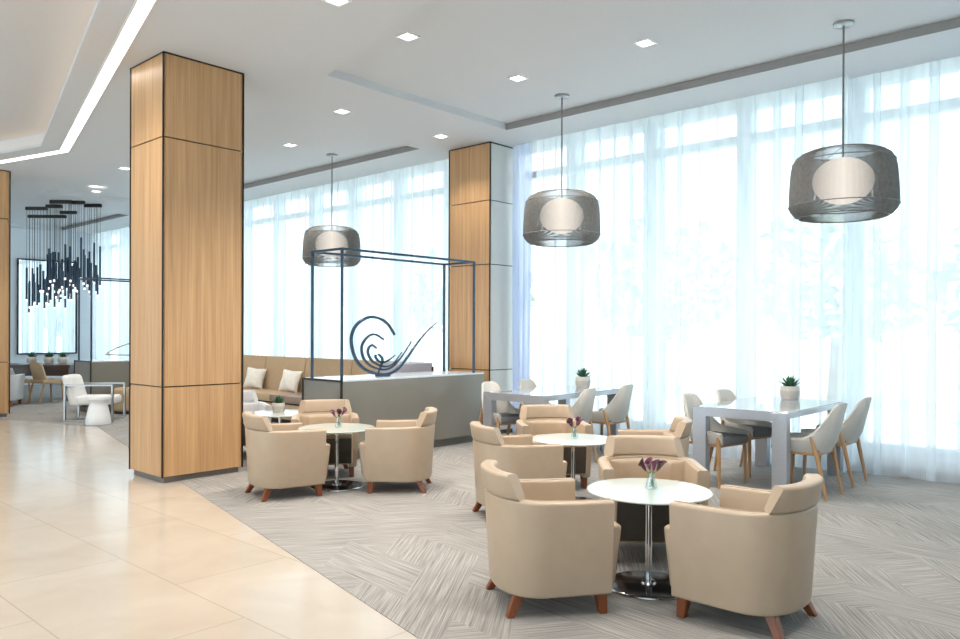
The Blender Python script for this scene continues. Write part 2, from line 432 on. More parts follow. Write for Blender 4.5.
# ------------------------------------------------------------------ curtains
def curtain(name, x0, x1, y, amp, pitch, mat, label, z1=H, z0=.015, seed=1, gather=.33):
    rnd = random.Random(seed); n = max(24, int((x1 - x0) / pitch * 14)); ph = 0; pts = []
    ks = [rnd.uniform(.7, 1.4) for _ in range(int((x1 - x0) / pitch) + 3)]
    for i in range(n + 1):
        u = i / n * (x1 - x0) / pitch; k = int(u); f = u - k
        a = amp * (ks[k] * (1 - f) + ks[k + 1] * f)
        th = 2 * PI * u
        pts.append((x0 + u * pitch + gather * pitch * math.sin(2 * th) * ks[k] * .5, a * math.sin(th)))
    bm = bmesh.new(); rows = []
    for zi in range(9):
        f = zi / 8; z = z0 + (z1 - z0) * f
        rows.append([(px + .012 * math.sin(3 * f + px * 5), y + py * (1 - .72 * f ** 3), z) for px, py in pts])
    loft(bm, rows, closed=False)
    o = obj(name, bm, mat, None, True, 180)
    tag(o, label, 'curtain', None)
    return o
curtain('sheer_curtain', -6.56, -2.45, 8.36, .032, .46, 'sheer', 'white sheer curtain behind the two dining tables, right of the window pillar', seed=3)
curtain('sheer_curtain', -2.62, XR - .1, 8.47, .036, .5, 'sheer', 'white sheer curtain at the right edge, beyond the last dining chair', seed=5)
curtain('sheer_curtain', -14.7, -7.88, 8.36, .03, .48, 'sheer', 'white sheer curtain behind the long sofa and display case', seed=8)
curtain('sheer_curtain', XL + .1, -14.55, 8.46, .03, .5, 'sheer', 'far white sheer curtain beyond the wooden front pillar', seed=11)
curtain('blackout_drape', -7.0, -6.66, 8.40, .06, .085, 'drape', 'gathered lavender grey drape beside the window pillar', seed=4, gather=.1)

# ------------------------------------------------------------------ ceiling lights
def strip(x0, x1, label):
    def y(x): return 4.18 - .2485 * abs(x + 12.13)
    bm = bmesh.new()
    prism(bm, [(x0, y(x0)), (x1, y(x1)), (x1, y(x1) + .118), (x0, y(x0) + .118)], H - .006, H + .03)
    r = obj('linear_ceiling_light', bm, 'strip'); tag(r, label, 'ceiling light')
    bm = bmesh.new()
    for dy in (-.012, .118): prism(bm, [(x0, y(x0) + dy), (x1, y(x1) + dy), (x1, y(x1) + dy + .012), (x0, y(x0) + dy + .012)], H - .010, H + .02)
    obj('trim_rail', bm, 'white', r)
strip(-12.13, 2.5, 'long glowing linear ceiling light passing beside the front wooden pillar')
strip(-20.5, -12.14, 'linear ceiling light running off to the left edge above the far pillar')
def downlight(x, y, z, label, first=[None]):
    if first[0] is None:
        r = thing('downlight', label, 'ceiling light', (x, y, z), 0)
        bm = bmesh.new()
        for sx, sy, w, d in ((0, .074, .17, .022), (0, -.074, .17, .022), (.074, 0, .022, .126), (-.074, 0, .022, .126)): box(bm, (sx, sy, -.004), (w, d, .012))
        obj('trim_frame', bm, 'white', r, False)
        obj('lens', bx((0, 0, -.002), (.126, .126, .006)), 'lens', r, False)
        first[0] = r
    else: dup(first[0], (x, y, z), 0, label)
    L = bpy.data.lights.new('downlight_beam', 'SPOT'); L.energy = DL * (.4 if y > 7 else 1); L.color = (1, .90, .78); L.spot_size = math.radians(120); L.spot_blend = .7; L.shadow_soft_size = .07
    lo = bpy.data.objects.new('downlight_beam', L); C.objects.link(lo); lo.location = (x, y, z - .03)
DL = 160
for x, y, z, lb in ((-5.25, 4.78, HR, 'square downlight in the raised tray, nearest the tray corner'),
                    (-3.70, 6.37, HR, 'square downlight in the raised tray, rightmost of those in view'),
                    (-5.23, 6.35, HR, 'square downlight in the raised tray, right above the facing tub chairs'),
                    (-7.42, 5.695, H, 'square downlight on the flat ceiling band between the two raised trays'),
                    (-9.60, 6.43, HR, 'square downlight in the rear tray beside the far pendant cord'),
                    (-7.36, 7.31, H, 'square downlight in front of the window pillar top'),
                    (-4.96, 3.755, H, 'square downlight cut by the top edge of the photo'),
                    (-15.2, 5.88, H, 'far square downlight over the rod chandelier'),
                    (-12.68, 5.355, H, 'far square downlight just left of the front pillar top')):
    downlight(x, y, z, lb)
def lamp(x, y, z, e, col=(1, .92, .82), size=.12):
    L = bpy.data.lights.new('fill_spot', 'SPOT'); L.energy = e; L.color = col; L.spot_size = math.radians(150); L.spot_blend = .8; L.shadow_soft_size = size
    o = bpy.data.objects.new('fill_spot', L); C.objects.link(o); o.location = (x, y, z)
for x, y in ((-2.2, 3.2), (-2.2, 4.9), (-.6, 3.6), (-7.0, 2.2), (-10, 2.5), (-10, .3), (-5, .6), (-2, .6), (-3.5, -1.5), (-8, -1.5)):
    lamp(x, y, H - .03, DL * .8)  # added fill spots without fixtures, to brighten the room

# pendants
def pendant(x, y, label, first=[None]):
    if first[0]: return dup(first[0], (x, y, HR), 0, label, None)
    r = thing('pendant_lamp', label, 'pendant lamp', (x, y, HR)); first[0] = r
    zt, zb = 3.03 - HR, 2.465 - HR
    bm = bmesh.new(); lathe(bm, [(.0, 0), (.085, 0), (.085, -.02), (.07, -.03), (.0, -.03)], 24); obj('ceiling_canopy', bm, 'nickel', r)
    bm = bmesh.new(); tube(bm, [(0, 0, -.02), (0, 0, zt - .10)], .009, 8); obj('cord', bm, 'thread', r)
    prof = [(.36, 0), (.395, .016), (.432, .062), (.443, .095), (.44, .21), (.434, .33), (.427, .41), (.413, .475), (.386, .522), (.345, .552), (.30, .566)]
    bm = bmesh.new(); n = 420
    for k in range(n):
        a = 2 * PI * k / n; w = .0014
        da = w / .45
        rows = []
        for rr, z in prof:
            rows.append([((rr + d) * math.cos(a + s * da), (rr + d) * math.sin(a + s * da), zb + z) for d, s in ((0, -1), (0, 1), (-.004, 1), (-.004, -1))])
        loft(bm, rows)
    o = obj('cord_shade', bm, 'thread', r); o['kind'] = 'stuff'
    bm = bmesh.new()
    for rr, z in ((.36, .0), (.443, .095), (.413, .475), (.30, .566)):
        tube(bm, [(rr * math.cos(2 * PI * k / 48), rr * math.sin(2 * PI * k / 48), zb + z) for k in range(49)], .005, 6)
    obj('wire_frame', bm, 'thread', r)
    bm = bmesh.new()
    for k in range(3):
        a = 2 * PI * k / 3 + .3
        tube(bm, [(.02 * math.cos(a), .02 * math.sin(a), zt + .05), (.30 * math.cos(a), .30 * math.sin(a), zt - .002)], .004, 6)
    obj('spider_arm', bm, 'nickel', r)
    bm = bmesh.new(); bmesh.ops.create_uvsphere(bm, u_segments=32, v_segments=20, radius=1)
    for v in bm.verts: v.co = Vector((v.co.x * .25, v.co.y * .25, zb + .315 + v.co.z * .204))
    obj('globe', bm, 'globe', r)
    return r
pendant(-2.17, 7.12, 'grey woven drum pendant nearest the camera, above the right dining table')
pendant(-5.24, 7.16, 'grey woven drum pendant beside the window pillar, above the left dining table')
pendant(-9.65, 7.22, 'grey woven drum pendant farthest away, behind the display case frame')

# ------------------------------------------------------------------ lounge tub chairs
def make_tub(label, loc, rz):
    r = thing('tub_chair', label, 'armchair', loc, rz, 'cream leather tub chairs')
    HW, YF, YB_, DP, TH = .332, .262, -.06, .265, .075
    path = Path(HW, YF, YB_, DP, 2.25)
    bm = bmesh.new(); rings = []
    n = 72
    for i in range(n + 1):
        p, nn = path.at(i / n)
        ring = []
        for w, z in rrect(0, TH, .105, .588 + .012 * min(1, max(0, -(p.y - .1) / .4)), .016, 3):
            tp = .03 * (1 - (z - .1) / .5)                        # the shell narrows towards the floor
            ring.append(p + nn * (w + tp) + Vector((0, 0, z)))
        rings.append(ring)
    loft(bm, rings); obj('shell', bm, 'leather', r, True, 50)
    # piping along the top edge of the shell
    bm = bmesh.new(); pts = []
    for i in range(61):
        p, nn = path.at(i / 60); pts.append(p + nn * (TH - .018) + Vector((0, 0, .5895 + .012 * min(1, max(0, -(p.y - .1) / .4)))))
    tube(bm, pts, .0025, 6); obj('piping', bm, 'piping', r)
    # raised curved head pad on the back, ends raked
    bm = bmesh.new(); rings = []
    s0, s1 = .312, .688
    for i in range(41):
        u = i / 40; ring = []
        for w, z in rrect(-.003, .078, .598, .726, .018, 3):
            f = (z - .598) / .128
            s = s0 + f * .036 + u * (s1 - s0 - f * .072)
            p, nn = path.at(s)
            ring.append(p + nn * (w - .022 * f) + Vector((0, 0, z)))
        rings.append(ring)
    loft(bm, rings); obj('head_pad', bm, 'leather', r, True, 50)
    # inner back cushion, rounded at the top
    bm = bmesh.new(); rings = []
    for i in range(37):
        u = i / 36; s = .25 + .5 * u; p, nn = path.at(s)
        e = min(1, min(u, 1 - u) * 7) ** .5
        rings.append([p + nn * (TH - .01 + (w * e)) + Vector((0, 0, z)) for w, z in rrect(0, .085, .40, .583, .035, 4)])
    loft(bm, rings); obj('back_cushion', bm, 'leather', r, True, 60)
    # seat block with a raked front
    bm = bmesh.new(); box(bm, (0, .05, .29), (.53, .57, .31), .022, 3)
    for v in bm.verts:
        if v.co.y > .2: v.co.y -= (.445 - v.co.z) * .13
        if v.co.y < 0: v.co.x *= .82
        if v.co.z > .4: v.co.z += .012 * math.cos(v.co.x * 5)
    obj('seat', bm, 'leather', r, True, 50)
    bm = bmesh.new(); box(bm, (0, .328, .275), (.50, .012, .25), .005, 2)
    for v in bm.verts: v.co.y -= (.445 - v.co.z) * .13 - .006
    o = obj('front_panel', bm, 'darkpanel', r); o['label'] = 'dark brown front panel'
    for sx in (-1, 1):
        bm = bmesh.new(); taper_leg(bm, (sx * .252, .215, .118), (sx * .257, .228, 0), .058, .042); obj('leg', bm, 'redleg', r)
        bm = bmesh.new(); taper_leg(bm, (sx * .188, -.195, .118), (sx * .222, -.257, 0), .056, .040); obj('leg', bm, 'redleg', r)
    return r
A = lambda d: math.radians(d - 90)      # heading of the seat front (local +y)
T1, T2, T3, T4 = (-2.225, 3.89), (-3.75, 5.30), (-5.78, 4.39), (-7.27, 4.75)
TUBS = [((-2.53, 3.32), 55, 'cream leather tub chair at the nearest round table, left side, its back to the camera'),
        ((-1.63, 3.84), 180, 'cream leather tub chair right of the nearest round table, largest in the photo'),
        ((-2.565, 4.49), -51, 'cream leather tub chair facing the camera behind the nearest round table'),
        ((-3.86, 4.67), 62, 'cream leather tub chair left of the middle round table, seen from behind the nearest one'),
        ((-4.39, 5.86), -41, 'cream leather tub chair facing the camera behind the middle round table'),
        ((-3.27, 5.72), 212, 'cream leather tub chair right of the middle round table, half hidden by another chair'),
        ((-5.87, 3.88), 76, 'cream leather tub chair next to the front wooden pillar, left of the far round table'),
        ((-5.32, 4.76), 220, 'cream leather tub chair right of the far round table, before the grey cabinet'),
        ((-6.38, 4.70), -36, 'cream leather tub chair facing the camera behind the far round table'),
        ((-8.08, 4.72), -20, 'pale grey tub chair peeking out beside the front pillar, near the potted plant'),
        ((-16.55, 4.69), 150, 'pale grey tub chair at the far left next to the far pillar')]
tub = make_tub(TUBS[0][2], (*TUBS[0][0], 0), A(TUBS[0][1]))
for (x, y), a, lb in TUBS[1:]:
    q = dup(tub, (x, y, 0), A(a), lb)
    if lb.startswith('pale'):
        q['group'] = 'pale grey tub chairs'
        for c in q.children:
            if c.name.split('.')[0] in ('shell', 'head_pad', 'back_cushion', 'seat', 'piping'):
                c.material_slots[0].link = 'OBJECT'; c.material_slots[0].material = M['paleleather']

# ------------------------------------------------------------------ round tables, vases
def make_round(label, loc):
    r = thing('round_table', label, 'table', (*loc, 0), 0, 'round glass lounge tables')
    bm = bmesh.new(); lathe(bm, [(0, .538), (.345, .538), (.352, .542), (.352, .546), (.346, .550), (0, .550)], 64); obj('glass_top', bm, 'frost', r, True, 30)
    bm = bmesh.new(); lathe(bm, [(0, .012), (.045, .012), (.04, .03), (.018, .036), (.0165, .525), (.045, .53), (.06, .538), (0, .538)], 24); obj('pole', bm, 'chrome', r)
    bm = bmesh.new(); lathe(bm, [(0, 0), (.235, 0), (.243, .004), (.243, .010), (.23, .016), (0, .018)], 64); b = obj('base', bm, 'black', r)
    bm = bmesh.new(); tube(bm, [(.242 * math.cos(2 * PI * k / 64), .242 * math.sin(2 * PI * k / 64), .007) for k in range(65)], .006, 6); obj('rim', bm, 'chrome', b)
    return r
rt = make_round('round frosted glass table nearest the camera, on chrome pole and black disc', T1)
dup(rt, (*T2, 0), 0, 'round frosted glass table in the middle, in front of the left dining table')
dup(rt, (*T3, 0), 0, 'round frosted glass table near the front pillar and display cabinet')
dup(rt, (*T4, 0), 0, 'small round table with a potted plant just behind the front pillar')
def make_vase(label, loc):
    r = thing('flower_vase', label, 'vase', loc, 0, 'glass vases of dark lilies')
    bm = bmesh.new()
    lathe(bm, [(0, 0), (.034, 0), (.037, .006), (.03, .04), (.017, .082), (.016, .098), (.013, .098), (.014, .082), (.026, .042), (.032, .01), (0, .008)], 24)
    obj('glass_body', bm, 'vase', r)
    for k, (dx, dy, h, m) in enumerate(((.030, .006, .155, 'lily'), (-.030, -.012, .15, 'lily'), (.006, -.03, .163, 'lilytip'), (-.006, .03, .148, 'lilytip'))):
        bm = bmesh.new(); base = Vector((dx * -.4, dy * -.4, .012)); top = Vector((dx, dy, h - .05))
        tube(bm, [base, Vector((dx * .05, dy * .05, .08)), top], .003, 6); s = obj('stem', bm, 'stem', r)
        bm = bmesh.new(); d = Vector((dx, dy, .055)).normalized(); u = d.orthogonal().normalized(); w = d.cross(u); rings = []
        for f, rad in ((0, .004), (.2, .009), (.45, .012), (.7, .015), (.88, .021), (1, .026)):
            rings.append([top + d * (.062 * f + (.014 * math.cos(a) * f * f)) + (u * math.cos(a) + w * math.sin(a)) * rad for a in [2 * PI * q / 14 for q in range(14)]])
        for f, rad in ((.9, .020), (.6, .010), (.2, .005)):
            rings.append([top + d * (.062 * f + .004 + (.014 * math.cos(a) * f * f)) + (u * math.cos(a) + w * math.sin(a)) * rad for a in [2 * PI * q / 14 for q in range(14)]])
        loft(bm, rings); obj('flower', bm, m, r)
    return r
vs = make_vase('glass vase of plum lilies on the nearest round table', (T1[0], T1[1] + .03, .5505))
dup(vs, (T2[0] + .0, T2[1] + .02, .5505), 1.0, 'glass vase of plum lilies on the middle round table')
dup(vs, (T3[0], T3[1] + .02, .5505), 2.2, 'glass vase of plum lilies on the round table by the display cabinet')

# ------------------------------------------------------------------ potted succulents
def make_plant(label, loc, sc=1.0):
    r = thing('potted_succulent', label, 'potted plant', loc, 0, 'potted succulents'); r.scale = (sc, sc, sc)
    bm = bmesh.new(); lathe(bm, [(0, 0), (.078, 0), (.088, .02), (.098, .08), (.094, .135), (.086, .14), (.08, .132), (.08, .118), (0, .118)], 32); p = obj('pot', bm, 'pot', r)
    bm = bmesh.new(); lathe(bm, [(.0880, .020), (.0950, .052), (.0990, .080), (.0985, .092), (.0, .092), (0, .02)], 32); obj('pot_band', bm, 'potband', p)
    bm = bmesh.new(); lathe(bm, [(0, .115), (.08, .115), (.078, .122), (0, .124)], 24); obj('soil', bm, 'soil', r)
    bm = bmesh.new(); rnd = random.Random(3)
    for ring, (cnt, el, ln) in enumerate(((11, 22, .125), (10, 42, .125), (8, 62, .12), (5, 80, .11))):
        for k in range(cnt):
            az = 2 * PI * (k + .5 * ring) / cnt + rnd.uniform(-.15, .15); e = math.radians(el + rnd.uniform(-7, 7)); L = ln * rnd.uniform(.85, 1.1)
            d = Vector((math.cos(az) * math.cos(e), math.sin(az) * math.cos(e), math.sin(e))); s = Vector((-math.sin(az), math.cos(az), 0)); u = s.cross(d)
            rows = []
            for f, w in ((0, .008), (.35, .016), (.7, .013), (1, .002)):
                c = Vector((0, 0, .118)) + d * L * f + Vector((0, 0, .02 * f * f))
                rows.append([c + s * w, c + u * w * .35, c - s * w, c - u * w * .35])
            loft(bm, rows)
    obj('leaves', bm, 'leaf', r)
    return r
pl = make_plant('potted succulent on the right dining table', (-2.99, 8.12, .751))
for x, y, z, s, lb in ((-5.48, 7.95, .751, 1.0, 'potted succulent on the left dining table'),
                    (-7.36, 4.79, .5505, .72, 'small potted succulent on the table behind the front pillar'),
                    (-17.67, 5.56, .741, 1.0, 'potted succulent on the far dark table, left of the three'),
                    (-17.40, 5.80, .741, 1.0, 'potted succulent on the far dark table, middle of the three'),
                    (-17.19, 6.0, .741, 1.0, 'potted succulent on the far dark table, right of the three')):
    q = dup(pl, (x, y, z), x * 3, lb); q.scale = (s, s, s)

# ------------------------------------------------------------------ dining tables and chairs
def make_dining(label, loc, W=.88, L=1.54):
    r = thing('dining_table', label, 'table', loc, 0, 'grey metal dining tables')
    t, lw, ld = .078, .13, .09
    for y0 in (0, L - ld):
        n = 'front_frame' if y0 == 0 else 'rear_frame'
        for sx in (0, 1):
            xa = -W / 2 if sx == 0 else W / 2 - lw
            xi = xa + lw if sx == 0 else xa                       # mitred leg
            bm = bmesh.new()
            poly = [(-W / 2, 0), (-W / 2 + lw, 0), (-W / 2 + lw, .742 - t), (-W / 2, .742)]
            loft(bm, [[((x if sx == 0 else -x), y0, z) for x, z in poly], [((x if sx == 0 else -x), y0 + ld, z) for x, z in poly]])
            bmesh.ops.bevel(bm, geom=bm.edges[:], offset=.002, segments=1, affect='EDGES'); obj('leg', bm, 'greymetal', r, False)
        bm = bmesh.new()
        poly = [(-W / 2 + .001, .742), (-W / 2 + lw, .742 - t), (W / 2 - lw, .742 - t), (W / 2 - .001, .742)]
        loft(bm, [[(x, y0, z) for x, z in poly], [(x, y0 + ld, z) for x, z in poly]])
        bmesh.ops.bevel(bm, geom=bm.edges[:], offset=.002, segments=1, affect='EDGES'); obj('cross_rail', bm, 'greymetal', r, False)
    for sx in (-1, 1): obj('side_rail', bx((sx * (W / 2 - .02), L / 2, .717), (.04, L - 2 * ld, .05), .002, 1), 'greymetal', r, False)
    obj('table_top', bx((0, L / 2, .7465), (W, L, .008), .002, 1), 'glosstop', r, False)
    return r
D1, D2 = (-2.945, 6.73), (-5.50, 6.60)
dt = make_dining('grey metal framed dining table in front of the window, right side', (*D1, 0))
dup(dt, (*D2, 0), 0, 'grey metal framed dining table nearer the window pillar, left side')
def make_side(label, loc, rz):
    r = thing('dining_chair', label, 'chair', loc, rz, 'upholstered dining chairs')
    path = Path(.235, .22, -.02, .235, 2.3)
    def top(u):
        a = abs(u - .5) * 2
        if a < .25: return .84 - .045 * (a / .25) ** 6
        if a < .58:
            f = (a - .25) / .33; f = 1 - (1 - f) ** 2.0; return .795 - .265 * f
        return .53 - .02 * (a - .58) / .42
    def shell(bm, off, th, zlow):
        rings = []; n = 56
        for i in range(n + 1):
            u = i / n; p, nn = path.at(u); zt = top(u); rad = nn * -1; ring = []
            prof = [(0, zlow), (0, .5), (0, .6 if zt > .62 else (zlow + zt) / 2 + .05), (0, zt - .012), (th * .5, zt), (th, zt - .012), (th, .6 if zt > .62 else (zlow + zt) / 2 + .05), (th, .5), (th, zlow)]
            for w, z in prof:
                back = max(0, nn.y); lean = .13 * max(0, z - .46) * back + .0
                inb = -.05 * max(0, (.50 - z) / .12)
                q = p + nn * (off + w) + Vector((0, -lean * 2.0, z)) - nn * inb
                if z > .5: q.x *= 1 - .45 * (z - .5)
                ring.append(q)
            rings.append(ring)
        loft(bm, rings)
    bm = bmesh.new(); shell(bm, 0, .03, .40); obj('backrest_shell', bm, 'taupe', r, True, 60)
    bm = bmesh.new(); box(bm, (0, .03, .435), (.40, .41, .075), .025, 3)
    for v in bm.verts:
        if v.co.y < -.05: v.co.x *= .8
    obj('seat_cushion', bm, 'taupedark', r, True, 60)
    obj('seat_frame', bx((0, .01, .388), (.38, .38, .028), .006, 1), 'oakleg', r)
    for sx in (-1, 1):
        bm = bmesh.new(); tube(bm, [(sx * .205, .175, .47), (sx * .21, .185, .3), (sx * .212, .195, 0)], [.021, .020, .013], 10); obj('leg', bm, 'oakleg', r)
        bm = bmesh.new(); tube(bm, [(sx * .232, -.125, .545), (sx * .218, -.17, .40), (sx * .207, -.255, 0)], [.010, .021, .013], 10); obj('leg', bm, 'oakleg', r)
    return r
SIDES = [((-2.47, 7.08), 180, 'dining chair on the right of the right dining table, nearest the camera'),
         ((-2.49, 7.88), 180, 'dining chair on the right of the right dining table, farther one by the curtain'),
         ((-3.285, 7.0), -10, 'dining chair on the left of the right dining table, nearest the camera'),
         ((-3.28, 7.74), -15, 'dining chair on the left of the right dining table, farther one by the curtain'),
         ((-5.02, 6.98), 180, 'dining chair on the right of the left dining table, partly behind a tub chair'),
         ((-5.02, 7.75), 180, 'dining chair on the right of the left dining table, standing clear by the curtain'),
         ((-5.86, 6.88), -14, 'dining chair on the left of the left dining table, beside the display cabinet'),
         ((-5.86, 7.60), -12, 'dining chair on the left of the left dining table, below the grey drape')]
sc_ = make_side(SIDES[0][2], (*SIDES[0][0], 0), A(SIDES[0][1]))
for (x, y), a, lb in SIDES[1:]: dup(sc_, (x, y, 0), A(a), lb)

# ------------------------------------------------------------------ display cases with steel frames
def make_case(label, loc):
    r = thing('display_case', label, 'display cabinet', loc, 0)
    X, Y = -.72, 2.34
    obj('plinth', b6(X + .06, -.06, .06, Y - .04, 0, .10), 'plinth', r, False)
    obj('cabinet_body', b6(X, 0, 0, Y, .10, .885, .004), 'cabinet', r, False)
    obj('cabinet_top', b6(X, 0, 0, Y, .885, .905, .003), 'cabtop', r, False)
    bm = bmesh.new()
    for x, y in ((0, 0), (X, 0)): box(bm, (x, y, .5), (.022, .022, .81))
    box(bm, (X / 2, 0, .895), (-X, .022, .022)); box(bm, (X / 2, 0, .105), (-X, .022, .022))
    obj('edge_trim', bm, 'dark', r, False)
    fx, fy, z1 = -.575, 2.165, 2.365; w = .026
    for x, y in ((0, 0), (fx, 0), (0, fy), (fx, fy)):
        obj('frame_post', bx((x - w / 2 if x == 0 else x + w / 2, y + w / 2 if y == 0 else y - w / 2, (.905 + z1) / 2), (w, w, z1 - .905), .002, 1), 'steelblue', r, False)
    for a, b, c, d in ((-w, 0, w, fy - w), (fx, fx + w, w, fy - w), (fx + w, -w, 0, w), (fx + w, -w, fy - w, fy)):
        obj('frame_rail', b6(a, b, c, d, z1 - w, z1), 'steelblue', r, False)
    return r
case = make_case('grey display cabinet with open steel frame above, holding a spiral sculpture', (-6.78, 5.21, 0))
dup(case, (-13.91, 5.30, 0), 0, 'far display cabinet with open steel frame, left of the front pillar')
def smooth_pts(pts, k=6):
    out = []; n = len(pts)
    for i in range(n - 1):
        p0, p1, p2, p3 = (Vector(pts[max(0, min(n - 1, j))]) for j in (i - 1, i, i + 1, i + 2))
        for q in range(k):
            t = q / k; out.append(.5 * ((2 * p1) + (-p0 + p2) * t + (2 * p0 - 5 * p1 + 4 * p2 - p3) * t * t + (-p0 + 3 * p1 - 3 * p2 + p3) * t ** 3))
    out.append(Vector(pts[-1])); return out
arcs = [[(6.234, 1.403), (6.153, 1.506), (6.044, 1.581), (5.86, 1.615), (5.681, 1.547), (5.586, 1.429), (5.576, 1.284), (5.646, 1.108), (5.796, .986), (6.047, .925), (6.247, .965), (6.411, 1.089), (6.621, 1.305), (6.795, 1.455), (6.951, 1.56)],
        [(6.055, 1.347), (5.947, 1.403), (5.851, 1.40), (5.757, 1.326), (5.723, 1.239), (5.758, 1.12), (5.872, 1.028), (6.047, .985), (6.206, 1.018), (6.369, 1.152), (6.515, 1.321)],
        [(5.948, 1.243), (5.88, 1.281), (5.829, 1.245), (5.823, 1.178), (5.891, 1.087), (6.046, 1.023), (6.206, 1.048), (6.358, 1.191)],
        [(5.938, 1.168), (5.939, 1.131), (6.007, 1.077), (6.105, 1.082), (6.246, 1.154)],
        [(5.977, 1.172), (6.03, 1.129), (6.036, 1.068), (5.969, .935)]]
sr = thing('spiral_sculpture', 'dark steel spiral wave sculpture standing on the grey display cabinet', 'sculpture', (-7.07, 6.05, .905))
for i, a in enumerate(arcs):
    pts = smooth_pts([(y - 6.05, z - .905) for y, z in a]); n = len(pts); bm = bmesh.new(); rings = []
    for k, p in enumerate(pts):
        t = (pts[min(n - 1, k + 1)] - pts[max(0, k - 1)]).normalized(); nn = Vector((-t.y, t.x)); f = k / (n - 1)
        w = (.017 if i == 0 else .013) * (.35 + .65 * math.sin(PI * min(1, .15 + f * .8)) ** .7) * (1 if f < .8 else max(.15, (1 - f) / .2)); d = .012
        rings.append([(-d, p.x + nn.x * w, p.y + nn.y * w), (d, p.x + nn.x * w, p.y + nn.y * w), (d, p.x - nn.x * w, p.y - nn.y * w), (-d, p.x - nn.x * w, p.y - nn.y * w)])
    loft(bm, rings); obj('blade', bm, 'steelblue', sr, True, 40)
obj('foot', bx((0, 0, .008), (.10, .16, .016), .003), 'steelblue', sr)
wr = thing('wing_sculpture', 'thin steel arc sculpture on the far display cabinet', 'sculpture', (-14.26, 6.3, .905))
for pts in ([(-.62, .10), (-.45, .20), (-.2, .29), (.1, .34), (.4, .32)], [(-.62, .10), (-.3, .085), (.1, .09), (.4, .12)], [(-.05, .0), (0, .09), (.05, .32)]):
    bm = bmesh.new(); tube(bm, [(0, p.x, p.y) for p in smooth_pts(pts)], .011, 8); obj('blade', bm, 'nickel', wr)
obj('foot', bx((0, -.05, .006), (.10, .16, .012), .003), 'nickel', wr)

# ------------------------------------------------------------------ long sofa under the window
def make_sofa():
    x0, x1 = -13.75, -7.72
    r = thing('banquette_sofa', 'long tan panelled banquette sofa in front of the left curtain', 'sofa', ((x0 + x1) / 2, 7.1, 0))
    ox, oy = r.location.x, r.location.y
    def P(n, bm, m, s=True):
        return obj(n, bm, m, r, s)
    P('plinth', b6(x0 - ox, x1 - ox, 6.80 - oy, 7.48 - oy, 0, .08), 'dark', False)
    P('base', b6(x0 - ox, x1 - ox, 6.72 - oy, 7.5 - oy, .08, .31, .01), 'tanfab')
    P('seat_rail', b6(x0 - ox, x1 - ox, 6.735 - oy, 7.5 - oy, .31, .335), 'dark', False)
    xs = [x0, -12.93, -11.735, -10.56, -9.35, -8.15]
    for a, b in zip(xs, xs[1:]):
        bm = b6(a - ox + .006, b - ox - .006, 6.70 - oy, 7.32 - oy, .335, .45, .018); P('seat_cushion', bm, 'sofaseat' if (a > -10.6 and a < -10.5) else 'tanfab')
        bm = bmesh.new(); box(bm, ((a + b) / 2 - ox, 7.36 - oy, .725), (b - a - .014, .11, .56), .02, 2)
        for v in bm.verts: v.co.y += (v.co.z - .45) * .16
        P('back_panel', bm, 'tanfab')
    P('arm_block', b6(-8.14 - ox, x1 - ox, 6.9 - oy, 7.52 - oy, .31, 1.01, .03), 'greyfab')
    P('back_board', b6(x0 - ox, x1 - ox, 7.50 - oy, 7.54 - oy, .08, .95), 'dark', False)
make_sofa()
def pillow(label, x, y, z, rz, sz=.42):
    bm = bmesh.new(); n = 14; top = []; bot = []
    for i in range(n + 1):
        rt_, rb = [], []
        for j in range(n + 1):
            u, v = 2 * i / n - 1, 2 * j / n - 1
            d = (max(0, (1 - u * u)) * max(0, (1 - v * v))) ** .42
            k = 1 + .05 * abs(u * v) - .07 * (1 - abs(u)) * abs(v) - .05 * (1 - abs(v)) * abs(u)
            w = .012 * math.sin(7 * u + 3 * v)
            rt_.append(bm.verts.new((u * sz / 2 * k, -.075 * d + w * d, v * sz / 2 * k)))
            rb.append(rt_[-1] if i in (0, n) or j in (0, n) else bm.verts.new((u * sz / 2 * k, .075 * d + w * d, v * sz / 2 * k)))
        top.append(rt_); bot.append(rb)
    for i in range(n):
        for j in range(n):
            for g in (top, bot):
                vv = [g[i][j], g[i + 1][j], g[i + 1][j + 1], g[i][j + 1]]
                try: bm.faces.new(vv)
                except ValueError: pass
    o = obj('throw_pillow', bm, 'cushion', None, True, 80, (x, y, z)); o.rotation_euler = (math.radians(-17), math.radians(5), rz)
    return tag(o, label, 'pillow', 'ivory throw pillows on the sofa')
pillow('ivory throw pillow on the sofa, next to the front pillar', -11.74, 7.17, .63, .5, .35)
pillow('ivory throw pillow on the sofa, partly behind the cabinet corner', -10.68, 7.17, .63, .35, .35)

# ------------------------------------------------------------------ far left corner
r = thing('wall_mirror', 'large dark-framed mirror on the far end wall behind the rod chandelier', 'mirror', (XL + .02, 7.39, 2.05))
obj('mirror_glass', b6(-.01, .012, -.70, .70, -1.22, 1.22), 'mirror', r, False)
for c, s in (((.015, -.715, 0), (.05, .035, 2.5)), ((.015, .715, 0), (.05, .035, 2.5)), ((.015, 0, 1.235), (.05, 1.40, .035)), ((.015, 0, -1.235), (.05, 1.40, .035))):
    obj('frame_bar', bx(c, s, .003, 1), 'dark', r, False)
def communal():
    r = thing('communal_table', 'long dark walnut table at the far left with three potted plants', 'table', (-17.58, 5.57, 0), math.radians(41))
    obj('table_top', bx((0, 0, .715), (2.0, .85, .05), .006, 1), 'walnut', r)
    obj('apron', bx((0, 0, .60), (1.85, .70, .18), .004, 1), 'walnut', r)
    for sx in (-1, 1):
        for sy in (-1, 1): obj('leg', bx((sx * .86, sy * .29, .255), (.09, .09, .51), .004, 1), 'walnut', r)
communal()
